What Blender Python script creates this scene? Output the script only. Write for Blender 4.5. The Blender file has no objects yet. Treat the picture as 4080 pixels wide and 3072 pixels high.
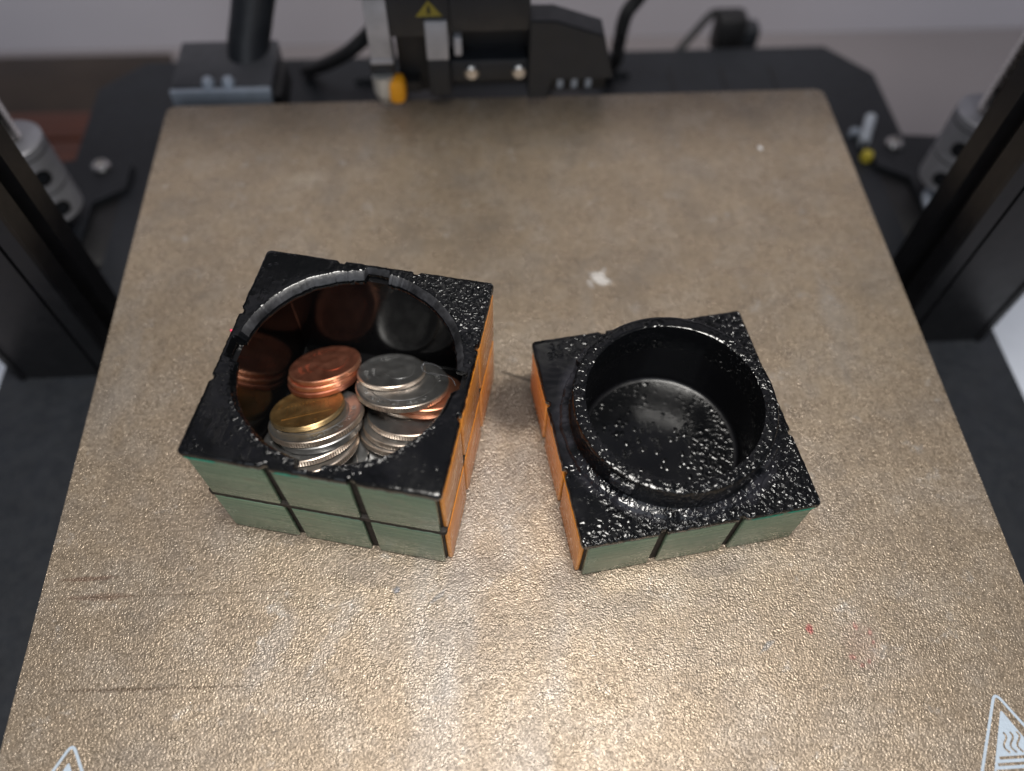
import bpy, bmesh, math, random
from mathutils import Vector, Matrix, noise
random.seed(7)
C = bpy.context.scene.collection
S = bpy.context.scene
MM = 0.001
PI = math.pi

# ------------------------------------------------------------------ camera
CAM = Vector((-11.80, -136.28, 185.43))
PITCH, YAW, ROLL = 0.5538761, -0.0777562, 0.0239794
FPX = 3130.39
cam_rot = Matrix.Rotation(YAW, 3, 'Z') @ Matrix.Rotation(PITCH, 3, 'X') @ Matrix.Rotation(ROLL, 3, 'Z')
cd = bpy.data.cameras.new('camera')
cam = bpy.data.objects.new('camera', cd)
C.objects.link(cam)
cam.matrix_world = Matrix.Translation(CAM * MM) @ cam_rot.to_4x4()
cd.sensor_fit = 'HORIZONTAL'
cd.sensor_width = 9.792
cd.lens = FPX * 9.792 / 4080
cd.clip_start = 0.005
cd.clip_end = 20
cd.dof.use_dof = True
cd.dof.focus_distance = 0.185
cd.dof.aperture_fstop = 1.6
S.camera = cam

# ------------------------------------------------------------------ world + lamps
w = bpy.data.worlds.new('World')
S.world = w
w.use_nodes = True
bgn = w.node_tree.nodes['Background']
bgn.inputs['Color'].default_value = (0.80, 0.86, 1.0, 1)
bgn.inputs['Strength'].default_value = 0.07

def area_light(name, loc, target, size, power, col):
    ld = bpy.data.lights.new(name, 'AREA')
    ld.shape = 'DISK'
    ld.size = size
    ld.energy = power
    ld.color = col
    o = bpy.data.objects.new(name, ld)
    C.objects.link(o)
    o.location = Vector(loc) * MM
    d = Vector(target) - Vector(loc)
    o.rotation_euler = d.to_track_quat('-Z', 'Y').to_euler()
    return o

area_light('ceiling_lamp', (18, -108, 590), (0, -75, 0), 0.22, 4.3, (1.0, 0.965, 0.91))
area_light('window_light', (-120, -1150, 620), (0, 0, 0), 1.7, 8.0, (0.86, 0.92, 1.0))

S.view_settings.view_transform = 'Standard'
S.view_settings.look = 'None'
S.view_settings.exposure = 0
S.view_settings.gamma = 1
S.render.engine = 'CYCLES'

# ------------------------------------------------------------------ node helpers
class NT:
    def __init__(s, name):
        s.m = bpy.data.materials.new(name)
        s.m.use_nodes = True
        s.t = s.m.node_tree
        s.b = s.t.nodes['Principled BSDF']
        s.tc = s.t.nodes.new('ShaderNodeTexCoord')
    def n(s, typ, **kw):
        nd = s.t.nodes.new(typ)
        for k, v in kw.items():
            if k in nd.inputs:
                s.put(nd.inputs[k], v)
            else:
                setattr(nd, k, v)
        return nd
    def put(s, sock, v):
        if isinstance(v, bpy.types.NodeSocket):
            s.t.links.new(v, sock)
        else:
            if sock.type == 'RGBA' and len(v) == 3:
                v = (*v, 1)
            sock.default_value = v
    def set(s, **kw):
        for k, v in kw.items():
            s.put(s.b.inputs[k.replace('_', ' ')], v)
        return s
    @property
    def obj(s):
        return s.tc.outputs['Object']
    def math(s, op, a, b=0.0, clamp=False):
        nd = s.t.nodes.new('ShaderNodeMath')
        nd.operation = op
        nd.use_clamp = clamp
        s.put(nd.inputs[0], a)
        s.put(nd.inputs[1], b)
        return nd.outputs[0]
    def mapped(s, scale, loc=(0, 0, 0), rot=(0, 0, 0), vec=None):
        nd = s.n('ShaderNodeMapping')
        s.put(nd.inputs['Vector'], vec or s.obj)
        nd.inputs['Scale'].default_value = scale
        nd.inputs['Location'].default_value = loc
        nd.inputs['Rotation'].default_value = rot
        return nd.outputs[0]
    def noise(s, scale, detail=3, rough=0.55, vec=None, dist=0.0):
        nd = s.n('ShaderNodeTexNoise')
        s.put(nd.inputs['Vector'], vec or s.obj)
        nd.inputs['Scale'].default_value = scale
        nd.inputs['Detail'].default_value = detail
        nd.inputs['Roughness'].default_value = rough
        nd.inputs['Distortion'].default_value = dist
        return nd.outputs['Fac']
    def voronoi(s, scale, vec=None, feature='F1', rnd=1.0):
        nd = s.n('ShaderNodeTexVoronoi')
        nd.feature = feature
        s.put(nd.inputs['Vector'], vec or s.obj)
        nd.inputs['Scale'].default_value = scale
        nd.inputs['Randomness'].default_value = rnd
        return nd
    def ramp(s, fac, a, b, lo=0.0, hi=1.0, smooth=False):
        nd = s.n('ShaderNodeMapRange')
        nd.clamp = True
        if smooth:
            nd.interpolation_type = 'SMOOTHSTEP'
        s.put(nd.inputs['Value'], fac)
        nd.inputs['From Min'].default_value = a
        nd.inputs['From Max'].default_value = b
        nd.inputs['To Min'].default_value = lo
        nd.inputs['To Max'].default_value = hi
        return nd.outputs[0]
    def mix(s, fac, a, b):
        nd = s.n('ShaderNodeMix')
        nd.data_type = 'RGBA'
        nd.clamp_factor = False
        s.put(nd.inputs[0], fac)
        s.put(nd.inputs[6], a)
        s.put(nd.inputs[7], b)
        return nd.outputs[2]
    def bump(s, height, dist, strength=1.0, normal=None):
        nd = s.n('ShaderNodeBump')
        s.put(nd.inputs['Height'], height)
        nd.inputs['Distance'].default_value = dist
        nd.inputs['Strength'].default_value = strength
        if normal is not None:
            s.put(nd.inputs['Normal'], normal)
        return nd.outputs[0]

# object coordinates are in metres: a texture scale of 1000 repeats each mm
def plain(name, col, rough=0.5, metal=0.0, var=0.15, nscale=120, bump=0.0, bscale=2500, spec=0.5):
    t = NT(name)
    f = t.noise(nscale, 4)
    lo = tuple(max(0, c * (1 - var)) for c in col)
    hi = tuple(min(1, c * (1 + var)) for c in col)
    t.set(Base_Color=t.mix(t.ramp(f, .3, .7), lo, hi), Roughness=t.ramp(t.noise(nscale * 2.3, 3), .3, .7, max(.02, rough - .07), rough + .07),
          Metallic=metal, Specular_IOR_Level=spec)
    if bump:
        t.set(Normal=t.bump(t.noise(bscale, 3), bump * MM))
    return t.m

M = {}
M['base_black'] = plain('powder_coated_black', (.009, .011, .015), .50, bump=.03, bscale=1800)
M['alu_black'] = plain('anodised_black', (.005, .005, .006), .36, metal=.0, bump=.012)
M['rubber'] = plain('rubber_black', (.010, .010, .011), .55)
M['plastic_dark'] = plain('dark_plastic', (.014, .016, .020), .45, bump=.02)
M['plastic_black'] = plain('black_plastic', (.007, .007, .008), .5)
M['alu'] = plain('aluminium', (.44, .44, .47), .48, metal=.35, bump=.01)
M['steel'] = plain('steel', (.62, .60, .58), .25, metal=1.0)
M['silver_strip'] = plain('silver_strip', (.40, .45, .52), .40, metal=.3)
M['white_plastic'] = plain('white_plastic', (.55, .60, .66), .45)
M['yellow'] = plain('yellow_paint', (.62, .50, .05), .5)
M['label_yellow'] = plain('faded_label_yellow', (.26, .21, .025), .5)
M['orange_silicone'] = plain('orange_silicone', (.85, .36, .01), .55)
M['brass'] = plain('pale_metal', (.60, .60, .58), .35, metal=.6)
M['white_print'] = plain('white_print', (.40, .47, .55), .5, var=.06, nscale=900, bump=.10, bscale=1700)
M['wall'] = plain('painted_wall', (.43, .41, .455), .85, var=.04, nscale=6, bump=.15, bscale=500)
M['desk'] = plain('desk_laminate', (.275, .25, .262), .5, var=.05, nscale=9)
M['skirting'] = plain('brown_skirting', (.20, .165, .165), .6, var=.1, nscale=30)
M['paper'] = plain('white_sheet', (.62, .66, .74), .6, var=.03)
M['box_olive'] = plain('dark_brown_lacquer', (.032, .022, .016), .34, var=.25, nscale=25)
def wood():
    t = NT('red_brown_wood')
    v = t.mapped((4, 60, 60))
    f = t.noise(3, 5, .6, v, .6)
    t.set(Base_Color=t.mix(t.ramp(f, .3, .7), (.045, .014, .009), (.115, .037, .021)), Roughness=.42)
    return t.m
M['wood'] = wood()

def pei():
    t = NT('textured_gold_sheet')
    o = t.obj
    sx = t.n('ShaderNodeSeparateXYZ'); t.put(sx.inputs[0], o)
    X, Y = sx.outputs[0], sx.outputs[1]
    # colour: powder coat with blotchy wear
    big = t.noise(16, 5, .6)
    mid = t.noise(75, 4, .6, t.mapped((1, 1, 1), (3, 1, 0)))
    fine = t.noise(1100, 3, .6)
    col = t.mix(t.ramp(big, .32, .68), (.300, .234, .170), (.386, .308, .228))
    col = t.mix(t.math('MULTIPLY', t.ramp(mid, .46, .74), .40), col, (.43, .39, .35))
    col = t.mix(t.math('MULTIPLY', t.ramp(t.noise(38, 4, .6, t.mapped((1, 1, 1), (9, 4, 0))), .52, .75), .40), col, (.17, .15, .135))
    col = t.mix(t.ramp(fine, .42, .70, 0, .75), col, (.12, .090, .058))
    col = t.mix(t.ramp(t.noise(330, 4, .7, t.mapped((1, 1, 1), (7, 7, 0))), .47, .72, 0, .55), col, (.15, .115, .082))
    col = t.mix(t.ramp(t.noise(55, 6, .72, t.mapped((1, 1, 1), (1.7, 6.1, 0))), .50, .70, 0, .50), col, (.165, .140, .118))
    col = t.mix(t.ramp(t.noise(120, 5, .7, t.mapped((1, 1, 1), (4.7, 2.1, 0))), .60, .74, 0, .55), col, (.46, .44, .42))
    # grey rubbed streaks running diagonally across the front left of the sheet
    st = t.noise(22, 4, .6, t.mapped((1.0, .28, 1), (2, 0, 0), (0, 0, -.55)))
    col = t.mix(t.math('MULTIPLY', t.ramp(st, .56, .74), .45), col, (.33, .335, .345))
    warp = t.math('MULTIPLY', t.math('SUBTRACT', t.noise(420, 4, .65), .5), .0045)
    def spot(x, y, rx, ry, c, k, ang=0.0):
        nonlocal col
        wf = t.math('MULTIPLY', warp, min(1.0, min(rx, ry) / 1.6))
        dx = t.math('ADD', t.math('SUBTRACT', X, x * MM), wf)
        dy = t.math('SUBTRACT', t.math('SUBTRACT', Y, y * MM), wf)
        ca, sa = math.cos(ang), math.sin(ang)
        u = t.math('ADD', t.math('MULTIPLY', dx, ca), t.math('MULTIPLY', dy, sa))
        v = t.math('SUBTRACT', t.math('MULTIPLY', dy, ca), t.math('MULTIPLY', dx, sa))
        u = t.math('DIVIDE', u, rx * MM); v = t.math('DIVIDE', v, ry * MM)
        d = t.math('ADD', t.math('MULTIPLY', u, u), t.math('MULTIPLY', v, v))
        col = t.mix(t.ramp(d, .2, 1.8, k, 0, True), col, c)
    brown = (.055, .030, .014)
    spot(-86, -97.3, 20, .30, brown, .42, -.028)
    spot(-96, -97.1, 9.5, .5, brown, .35, -.028)
    spot(-85, -76.2, 27, .20, brown, .42, -.018)
    spot(-104, -75.8, 7.0, .8, (.085, .030, .014), .42, -.018)
    spot(-107, -71.2, 6.0, .6, (.085, .030, .014), .55)
    spot(26.0, 14.9, 2.0, 3.0, (.75, .73, .70), .8, .75)
    spot(22.9, 13.0, .8, 1.7, (.60, .58, .56), .5, .3)
    spot(27.2, 17.6, .7, 1.8, (.60, .58, .56), .5, -.4)
    spot(-33.7, -77.8, .9, .75, (.10, .105, .12), .9, .5)
    spot(-24, -80, 2.4, .6, (.14, .145, .155), .5, .7)
    spot(52, -95.5, 2.2, .5, (.14, .145, .155), .6, .6)
    red = (.26, .05, .05)
    spot(62.8, -92.2, .75, 1.15, red, .8)
    for a in ((73.8, -92.3, .6, .8), (76.7, -93.8, .5, .9), (71.2, -99.2, .8, .6), (72.8, -101, .6, .5), (74.6, -100.2, .5, .5), (76.8, -96, .4, .5)):
        spot(*a, red, .42)
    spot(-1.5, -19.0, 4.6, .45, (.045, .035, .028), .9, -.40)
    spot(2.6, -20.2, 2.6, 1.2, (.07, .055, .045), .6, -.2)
    spot(-2.0, -28, 9, 9, (.05, .038, .03), .92)  # shade between the boxes painted into the sheet colour, here and next
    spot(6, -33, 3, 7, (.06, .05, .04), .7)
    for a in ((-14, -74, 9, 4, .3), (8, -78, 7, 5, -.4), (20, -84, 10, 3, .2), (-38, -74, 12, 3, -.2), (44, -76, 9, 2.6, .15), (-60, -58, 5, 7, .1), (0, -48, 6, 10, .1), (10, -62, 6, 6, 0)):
        spot(*a[:4], (.13, .11, .095), .42, a[4])  # smudges plus contact shade round the boxes, both painted into the colour
    spot(74, -96.5, 4, 5, (.36, .18, .16), .10)
    spot(87.8, 69.5, .75, .8, (.85, .85, .85), .95)
    spot(-67, 62, 5, 2.6, (.40, .345, .27), .35, .2)
    spot(-45, 7.8, 3.2, 1.4, (.45, .40, .25), .5, .3)
    spot(-62, -90, 3, 9, (.30, .30, .31), .22, -.5)
    spot(-48, -88, 2, 10, (.30, .30, .31), .18, -.55)
    # relief: rounded grains about half a millimetre across
    vo = t.voronoi(2500, t.mapped((1, 1, 1)), 'SMOOTH_F1')
    h = t.math('ADD', t.math('MULTIPLY', vo.outputs['Distance'], -.75), t.math('MULTIPLY', t.noise(2800, 2, .55), .8))
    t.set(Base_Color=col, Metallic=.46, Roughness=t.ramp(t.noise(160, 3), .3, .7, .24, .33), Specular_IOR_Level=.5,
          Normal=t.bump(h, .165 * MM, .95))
    return t.m
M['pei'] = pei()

def black_paint(name, drops, drop_scale, streak, patch_at, rlo, rhi, left):
    """thick black brush paint: glossy, dried in drops and brush strokes"""
    t = NT(name)
    vec = t.obj
    wob = t.n('ShaderNodeVectorMath'); wob.operation = 'ADD'
    nz = t.n('ShaderNodeTexNoise'); nz.inputs['Scale'].default_value = 300
    sc = t.n('ShaderNodeVectorMath'); sc.operation = 'SCALE'; sc.inputs[3].default_value = .0012
    t.put(nz.inputs['Vector'], vec); t.put(sc.inputs[0], nz.outputs['Color'])
    t.put(wob.inputs[0], vec); t.put(wob.inputs[1], sc.outputs[0])
    v1 = t.voronoi(drop_scale, wob.outputs[0])
    b1 = t.math('MULTIPLY', t.ramp(v1.outputs['Distance'], .0, .55, 1, 0, True), t.ramp(t.n('ShaderNodeSeparateColor', Color=v1.outputs['Color']).outputs[0], 1 - drops, 1 - drops + .25))
    sp = t.n('ShaderNodeSeparateXYZ'); t.put(sp.inputs[0], vec)
    X, Y, Z = sp.outputs
    base = t.ramp(t.noise(38, 2, .5, t.mapped((1, 1, 1), patch_at)), .38, .54)
    if left:
        corner = t.ramp(t.math('ADD', X, Y), .024, .040)
        rr = t.math('SQRT', t.math('ADD', t.math('MULTIPLY', X, X), t.math('MULTIPLY', Y, Y)))
        rim = t.math('MULTIPLY', t.ramp(rr, .0255, .0285, 1, 0), t.ramp(Y, -.004, -.014))
        patch = t.math('MAXIMUM', t.math('MULTIPLY', base, .45), t.math('MAXIMUM', corner, rim), True)
    else:
        front = t.ramp(t.math('ADD', Y, t.math('MULTIPLY', X, -.25)), -.006, -.022)
        side = t.ramp(X, .006, .022)
        patch = t.math('MAXIMUM', t.math('MULTIPLY', base, .75), t.math('MAXIMUM', front, side), True)
    worm = t.ramp(t.noise(drop_scale * 1.2, 1.2, .5, t.mapped((1, 1, 1), (.3, .1, .2)), .5), .42, .70, 0, 1.1, True)
    b1 = t.math('ADD', t.math('MULTIPLY', b1, .8), t.math('MULTIPLY', worm, t.math('MULTIPLY', t.ramp(patch, .45, .95), t.math('MAXIMUM', t.ramp(Z, .012, .018), t.ramp(t.math('ADD', X, t.math('MULTIPLY', Y, -.3)), .006, .012)))))
    h = t.math('MULTIPLY', b1, patch)
    nrm = t.bump(h, .26 * MM, 1.0)
    br = t.noise(330, 3, .55, t.mapped((1, .08, 1), (0, 0, 0), (0, 0, .3)))
    nrm = t.bump(br, streak * MM, 1.0, nrm)
    dust = t.ramp(t.noise(95, 5, .7, t.mapped((1, 1, 1), (5, 2, 1))), .55, .80, 0, .50)
    if not left:
        r2 = t.math('SQRT', t.math('ADD', t.math('MULTIPLY', X, X), t.math('MULTIPLY', Y, Y)))
        r2 = t.math('ADD', r2, t.math('MULTIPLY', t.math('SUBTRACT', t.noise(70, 3), .5), .004))
        band = t.math('MULTIPLY', t.ramp(r2, .0238, .0250), t.ramp(r2, .0262, .0285, 1, 0))
        haze = t.math('MULTIPLY', band, t.math('MULTIPLY', t.ramp(t.noise(85, 4, .65, t.mapped((1, 1, 1), (1, 8, 0))), .40, .62), t.ramp(t.math('ADD', X, Y), .018, -.006)))
        dust = t.math('MAXIMUM', dust, t.math('MULTIPLY', haze, 2.0))
    t.set(Base_Color=t.mix(dust, (.0030, .0032, .0038), (.013, .013, .016)), Roughness=t.ramp(t.noise(110, 4, .6), .35, .7, rlo, rhi),
          Specular_IOR_Level=.5, Normal=nrm)
    return t.m
M['black_l'] = black_paint('brushed_black_paint', .40, 800, .16, (.21, .1, 0), .10, .25, True)
M['black_r'] = black_paint('drippy_black_paint', .75, 600, .025, (.13, .42, 0), .12, .25, False)
def inner():
    t = NT('smooth_black_print')
    t.set(Base_Color=(.006, .006, .0065), Roughness=t.ramp(t.noise(90, 3), .3, .7, .09, .16), Specular_IOR_Level=.26,
          Normal=t.bump(t.noise(120, 2, .5, t.mapped((1, 1, 3))), .05 * MM))
    return t.m
M['inner'] = inner()
def inner_r():
    t = NT('satin_black_print')
    t.set(Base_Color=(.004, .004, .005), Roughness=t.ramp(t.noise(60, 4, .6), .3, .7, .20, .34), Specular_IOR_Level=.40,
          Normal=t.bump(t.noise(500, 2, .5, t.mapped((1, 1, .25))), .04 * MM))
    return t.m
M['inner_r'] = inner_r()
def greyed():  # lighter grey paints a sheen into the colour of the hole's chamfer
    t = NT('grey_sheen_rim')
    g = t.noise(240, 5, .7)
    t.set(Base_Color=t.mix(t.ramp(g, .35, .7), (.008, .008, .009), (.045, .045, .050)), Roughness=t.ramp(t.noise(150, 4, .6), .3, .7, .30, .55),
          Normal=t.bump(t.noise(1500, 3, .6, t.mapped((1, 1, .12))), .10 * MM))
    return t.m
M['sheen_rim'] = greyed()
M['groove'] = plain('scraped_brown_black', (.026, .020, .016), .6, var=.6, nscale=700, bump=.15, bscale=900, spec=.25)

def tile(name, c1, c2, c3):
    t = NT(name)
    v = t.mapped((.035, .035, 1))
    f = t.noise(1300, 5, .7, v, .25)
    col = t.mix(t.ramp(f, .32, .70), c1, c2)
    pat = t.noise(110, 5, .65, t.mapped((1, 1, 1.6), (4, 1, 0)), .8)
    col = t.mix(t.ramp(pat, .54, .70, 0, .7), col, c3)
    t.set(Base_Color=col, Roughness=t.ramp(t.noise(220, 4, .6, t.mapped((.3, .3, 1))), .3, .7, .17, .36), Specular_IOR_Level=.6,
          Normal=t.bump(t.math('ADD', t.math('MULTIPLY', f, .7), t.math('MULTIPLY', t.noise(500, 2), .25)), .05 * MM))
    return t.m
M['green'] = tile('green_tile_paint', (.068, .128, .082), (.200, .265, .170), (.150, .165, .110))
M['orange'] = tile('orange_tile_paint', (.82, .285, .045), (.92, .37, .075), (.70, .22, .04))
M['red'] = tile('red_tile_paint', (.50, .03, .05), (.62, .05, .075), (.4, .02, .04))
M['blue'] = tile('blue_tile_paint', (.02, .05, .26), (.03, .08, .36), (.02, .04, .2))
M['green_wet'] = plain('green_paint_drip', (.004, .21, .135), .3)
M['orange_wet'] = plain('orange_paint_drip', (.78, .28, .02), .35)
M['pink'] = plain('pink_paint_fleck', (.75, .06, .13), .4)

def metal(name, a, b, rough, tarnish=(.10, .085, .07)):
    t = NT(name)
    f = t.noise(260, 4, .6)
    col = t.mix(t.ramp(f, .3, .7), a, b)
    col = t.mix(t.ramp(t.noise(420, 5, .7, t.mapped((1, 1, 1), (2, 3, 4))), .54, .80, 0, .45), col, tarnish)
    t.set(Base_Color=col, Metallic=.93, Roughness=t.ramp(t.noise(330, 3), .3, .7, rough - .04, rough + .12),
          Normal=t.bump(t.noise(220, 2), .05 * MM))
    return t.m
M['copper'] = metal('red_copper', (.42, .15, .09), (.52, .215, .14), .44, (.26, .085, .05))
M['copper_bright'] = metal('bright_copper', (.78, .31, .17), (.88, .43, .28), .36, (.5, .16, .08))
M['bronze'] = metal('brown_bronze', (.27, .165, .062), (.35, .225, .095), .46, (.22, .13, .05))
M['bronze_edge'] = metal('brown_bronze_edge', (.56, .38, .18), (.66, .47, .24), .28, (.3, .18, .07))
M['nickel'] = metal('worn_nickel', (.37, .37, .37), (.50, .50, .495), .31)
M['clad'] = metal('clad_edge', (.60, .48, .39), (.74, .65, .56), .36, (.42, .20, .12))
def filament():
    t = NT('clear_filament')
    t.set(Base_Color=(.6, .62, .66), Roughness=.25, Transmission_Weight=.85, IOR=1.45)
    return t.m
M['filament'] = filament()

# ------------------------------------------------------------------ mesh helpers (all in mm)
def link(name, verts, faces, mat, parent=None, smooth=True, angle=35, mats=None, fmat=None):
    me = bpy.data.meshes.new(name)
    me.from_pydata([Vector(v) * MM for v in verts], [], faces)
    for m in ([mat] if mats is None else mats):
        me.materials.append(M[m])
    if fmat:
        for p, i in zip(me.polygons, fmat):
            p.material_index = i
    bm = bmesh.new(); bm.from_mesh(me)
    bmesh.ops.recalc_face_normals(bm, faces=bm.faces)
    bm.to_mesh(me); bm.free()
    if smooth:
        for p in me.polygons:
            p.use_smooth = True
        me.set_sharp_from_angle(angle=math.radians(angle))
    o = bpy.data.objects.new(name, me)
    C.objects.link(o)
    if parent:
        o.parent = parent
    return o

class MB:
    def __init__(s):
        s.v, s.f = [], []
    def add(s, v, f):
        k = len(s.v)
        s.v += [tuple(x) for x in v]
        s.f += [[i + k for i in q] for q in f]
        return s
    def box(s, x0, x1, y0, y1, z0, z1, bev=0.0, seg=2, mat=None):
        bm = bmesh.new()
        bmesh.ops.create_cube(bm, size=1)
        for v in bm.verts:
            v.co = Vector(((x0 + x1) / 2 + v.co.x * (x1 - x0), (y0 + y1) / 2 + v.co.y * (y1 - y0), (z0 + z1) / 2 + v.co.z * (z1 - z0)))
        if bev:
            bmesh.ops.bevel(bm, geom=list(bm.edges), offset=bev, segments=seg, affect='EDGES', profile=.5)
        if mat is not None:
            bm.transform(mat)
        bm.verts.index_update()
        s.add([v.co for v in bm.verts], [[v.index for v in f.verts] for f in bm.faces])
        bm.free()
        return s
    def prism(s, poly, z0, z1, bev=0.0, mat=None):
        bm = bmesh.new()
        vs = [bm.verts.new((x, y, z0)) for x, y in poly]
        f = bm.faces.new(vs)
        r = bmesh.ops.extrude_face_region(bm, geom=[f])
        for g in r['geom']:
            if isinstance(g, bmesh.types.BMVert):
                g.co.z = z1
        bmesh.ops.recalc_face_normals(bm, faces=bm.faces)
        if bev:
            ed = [e for e in bm.edges if all(abs(v.co.z - z1) < 1e-6 for v in e.verts)]
            bmesh.ops.bevel(bm, geom=ed, offset=bev, segments=2, affect='EDGES')
        if mat is not None:
            bm.transform(mat)
        bm.verts.index_update()
        s.add([v.co for v in bm.verts], [[v.index for v in f.verts] for f in bm.faces])
        bm.free()
        return s
    def tube(s, pts, r, seg=12, spline=True):
        P = [Vector(p) for p in pts]
        if spline and len(P) > 2:
            Q = []
            for i in range(len(P) - 1):
                p0, p1, p2, p3 = P[max(i - 1, 0)], P[i], P[i + 1], P[min(i + 2, len(P) - 1)]
                for k in range(8):
                    t = k / 8
                    Q.append(.5 * ((2 * p1) + (p2 - p0) * t + (2 * p0 - 5 * p1 + 4 * p2 - p3) * t * t + (3 * p1 - p0 - 3 * p2 + p3) * t ** 3))
            Q.append(P[-1]); P = Q
        v, f = [], []
        up = Vector((0, 0, 1))
        for i, p in enumerate(P):
            d = (P[min(i + 1, len(P) - 1)] - P[max(i - 1, 0)]).normalized()
            a = d.cross(up)
            if a.length < .05:
                a = d.cross(Vector((1, 0, 0)))
            a.normalize(); b = d.cross(a); 
            for k in range(seg):
                t = 2 * PI * k / seg
                v.append(p + a * (r * math.cos(t)) + b * (r * math.sin(t)))
        n = len(P)
        for i in range(n - 1):
            for k in range(seg):
                f.append([i * seg + k, i * seg + (k + 1) % seg, (i + 1) * seg + (k + 1) % seg, (i + 1) * seg + k])
        f.append(list(range(seg))); f.append([(n - 1) * seg + k for k in range(seg)])
        return s.add(v, f)
    def lathe(s, prof, seg=32, mat=None):
        v, f = [], []
        for r, z in prof:
            for k in range(seg):
                t = 2 * PI * k / seg
                p = Vector((r * math.cos(t), r * math.sin(t), z))
                v.append(mat @ p if mat is not None else p)
        for i in range(len(prof) - 1):
            for k in range(seg):
                f.append([i * seg + k, i * seg + (k + 1) % seg, (i + 1) * seg + (k + 1) % seg, (i + 1) * seg + k])
        f.append(list(range(seg))); f.append([(len(prof) - 1) * seg + k for k in range(seg)])
        return s.add(v, f)
    def build(s, name, mat, parent=None, angle=35):
        return link(name, s.v, s.f, mat, parent, True, angle)

def T(x, y, z):
    return Matrix.Translation((x, y, z))
def tag(o, label, cat, group=None, kind=None):
    o['label'] = label
    if cat:
        o['category'] = cat
    if group:
        o['group'] = group
    if kind:
        o['kind'] = kind
    return o
def thing(name, label, cat, loc=(0, 0, 0), rz=0.0, group=None):
    o = bpy.data.objects.new(name, None)
    o.empty_display_size = .01
    C.objects.link(o)
    o.location = Vector(loc) * MM
    o.rotation_euler = (0, 0, rz)
    return tag(o, label, cat, group)
def struct(o, label):
    o['kind'] = 'structure'
    o['label'] = label
    return o
def rrect(x0, x1, y0, y1, r, n=6):
    p = []
    for cx, cy, a in ((x1 - r, y1 - r, 0), (x0 + r, y1 - r, 90), (x0 + r, y0 + r, 180), (x1 - r, y0 + r, 270)):
        for k in range(n + 1):
            t = math.radians(a + 90 * k / n)
            p.append((cx + r * math.cos(t), cy + r * math.sin(t)))
    return p

def ray(u, v):
    d = cam_rot @ Vector(((u - 2040) / FPX, -(v - 1536) / FPX, -1))
    return CAM, d
def at_plane(u, v, p, n):
    c, d = ray(u, v)
    return c + d * ((p - c).dot(n) / d.dot(n))

# ------------------------------------------------------------------ setting
DZ = -115.0
struct(MB().box(-620, 620, -420, 300, DZ - 25, DZ, 1.5).build('desk', 'desk'), 'pale grey laminate desk top under the printer')
struct(MB().box(-900, 900, 300, 320, DZ - 300, 900).build('wall', 'wall'), 'off-white painted wall behind the printer')
wb = thing('wooden_slat_tray', 'red-brown wooden slats lying on the desk behind the coupling', 'tray', (-255, 205, DZ))
for i, y in enumerate((-22, 1)):
    MB().box(-75, 75, y, y + 20, 6, 14, 1.0).build('slat', 'wood', wb)
for x in (-60, 50):
    MB().box(x, x + 10, -22, 21, 0, 6.2).build('batten', 'wood', wb)
tag(MB().box(-520, -186, 229, 288, DZ, DZ + 5, 1.0).build('wooden_board', 'box_olive'), 'dark glossy brown board lying flat between slats and wall', 'board')
tag(MB().prism(rrect(188, 420, -60, 96, 2), DZ + .02, DZ + .6).build('paper_sheet', 'paper'), 'bright white sheet lying on the desk right beside the printer base', 'paper')
tag(MB().prism(rrect(-420, -196, -20, 80, 2), DZ + .02, DZ + .6).build('paper_sheet', 'paper'), 'pale sheet lying on the desk near the upright with the green sheen', 'paper')

# ------------------------------------------------------------------ printer frame
BZ = -45.0
fr = thing('printer_frame', 'black metal printer base with two tall aluminium uprights', 'printer', (0, 20, DZ))
def fp(mb, name, mat, par=None, angle=35):
    o = mb.build(name, mat, fr if par is None else par, angle)
    if par is None:
        o.location = -Vector((0, 20, DZ)) * MM
    return o
body = MB().prism([(-176, -330), (176, -330), (176, 34), (158.7, 34), (158.7, 104), (168.5, 97), (168.4, 34.0), (176, 34.02), (176, 167), (158, 188), (-158, 188), (-176, 170),
                   (-176, 34.02), (-161, 34.0), (-161, 99), (-153, 104), (-153, 34), (-176, 34)], DZ + 12, BZ, .6)
fp(body, 'base', 'base_black')
fp(MB().box(-172, 172, -326, 184, DZ + 9, DZ + 12.6), 'base_pan', 'plastic_black')
for x in (-150, 150):
    for y in (-300, 160):
        fp(MB().lathe([(9, 0), (10, 2), (10, 9.5)], 20, T(x, y, DZ)), 'foot', 'rubber')
def upright(sx):
    # extrusion cross-section with slots on the inner, front and rear sides
    x0, x1, y0, y1 = 134.3, 170.0, 16.0, 38.0
    g, dp = 3.2, 5.0
    ym = (y0 + y1) / 2
    p = [(x0, y0 + .8), (x0 + .8, y0), (x0 + 6.0, y0), (x0 + 6.0, y0 + 1.2), (x0 + 7.2, y0 + 1.2), (x0 + 7.2, y0), (x0 + 8.4, y0), (x0 + 8.4, y0 + .7), (x1 - 3, y0 + .7), (x1 - 3, y0), (x1 - .8, y0), (x1, y0 + .8),
         (x1, ym - g), (x1 - dp, ym - g), (x1 - dp, ym + g), (x1, ym + g), (x1, y1), (x0, y1),
         (x0, ym + g), (x0 + dp, ym + g), (x0 + dp, ym - g), (x0, ym - g)]
    if sx < 0:
        p = [(-x, y) for x, y in reversed(p)]
    o = fp(MB().prism(p, BZ - .2, 330), 'upright', 'alu_black')
    return o
upright(1); upright(-1)
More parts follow.
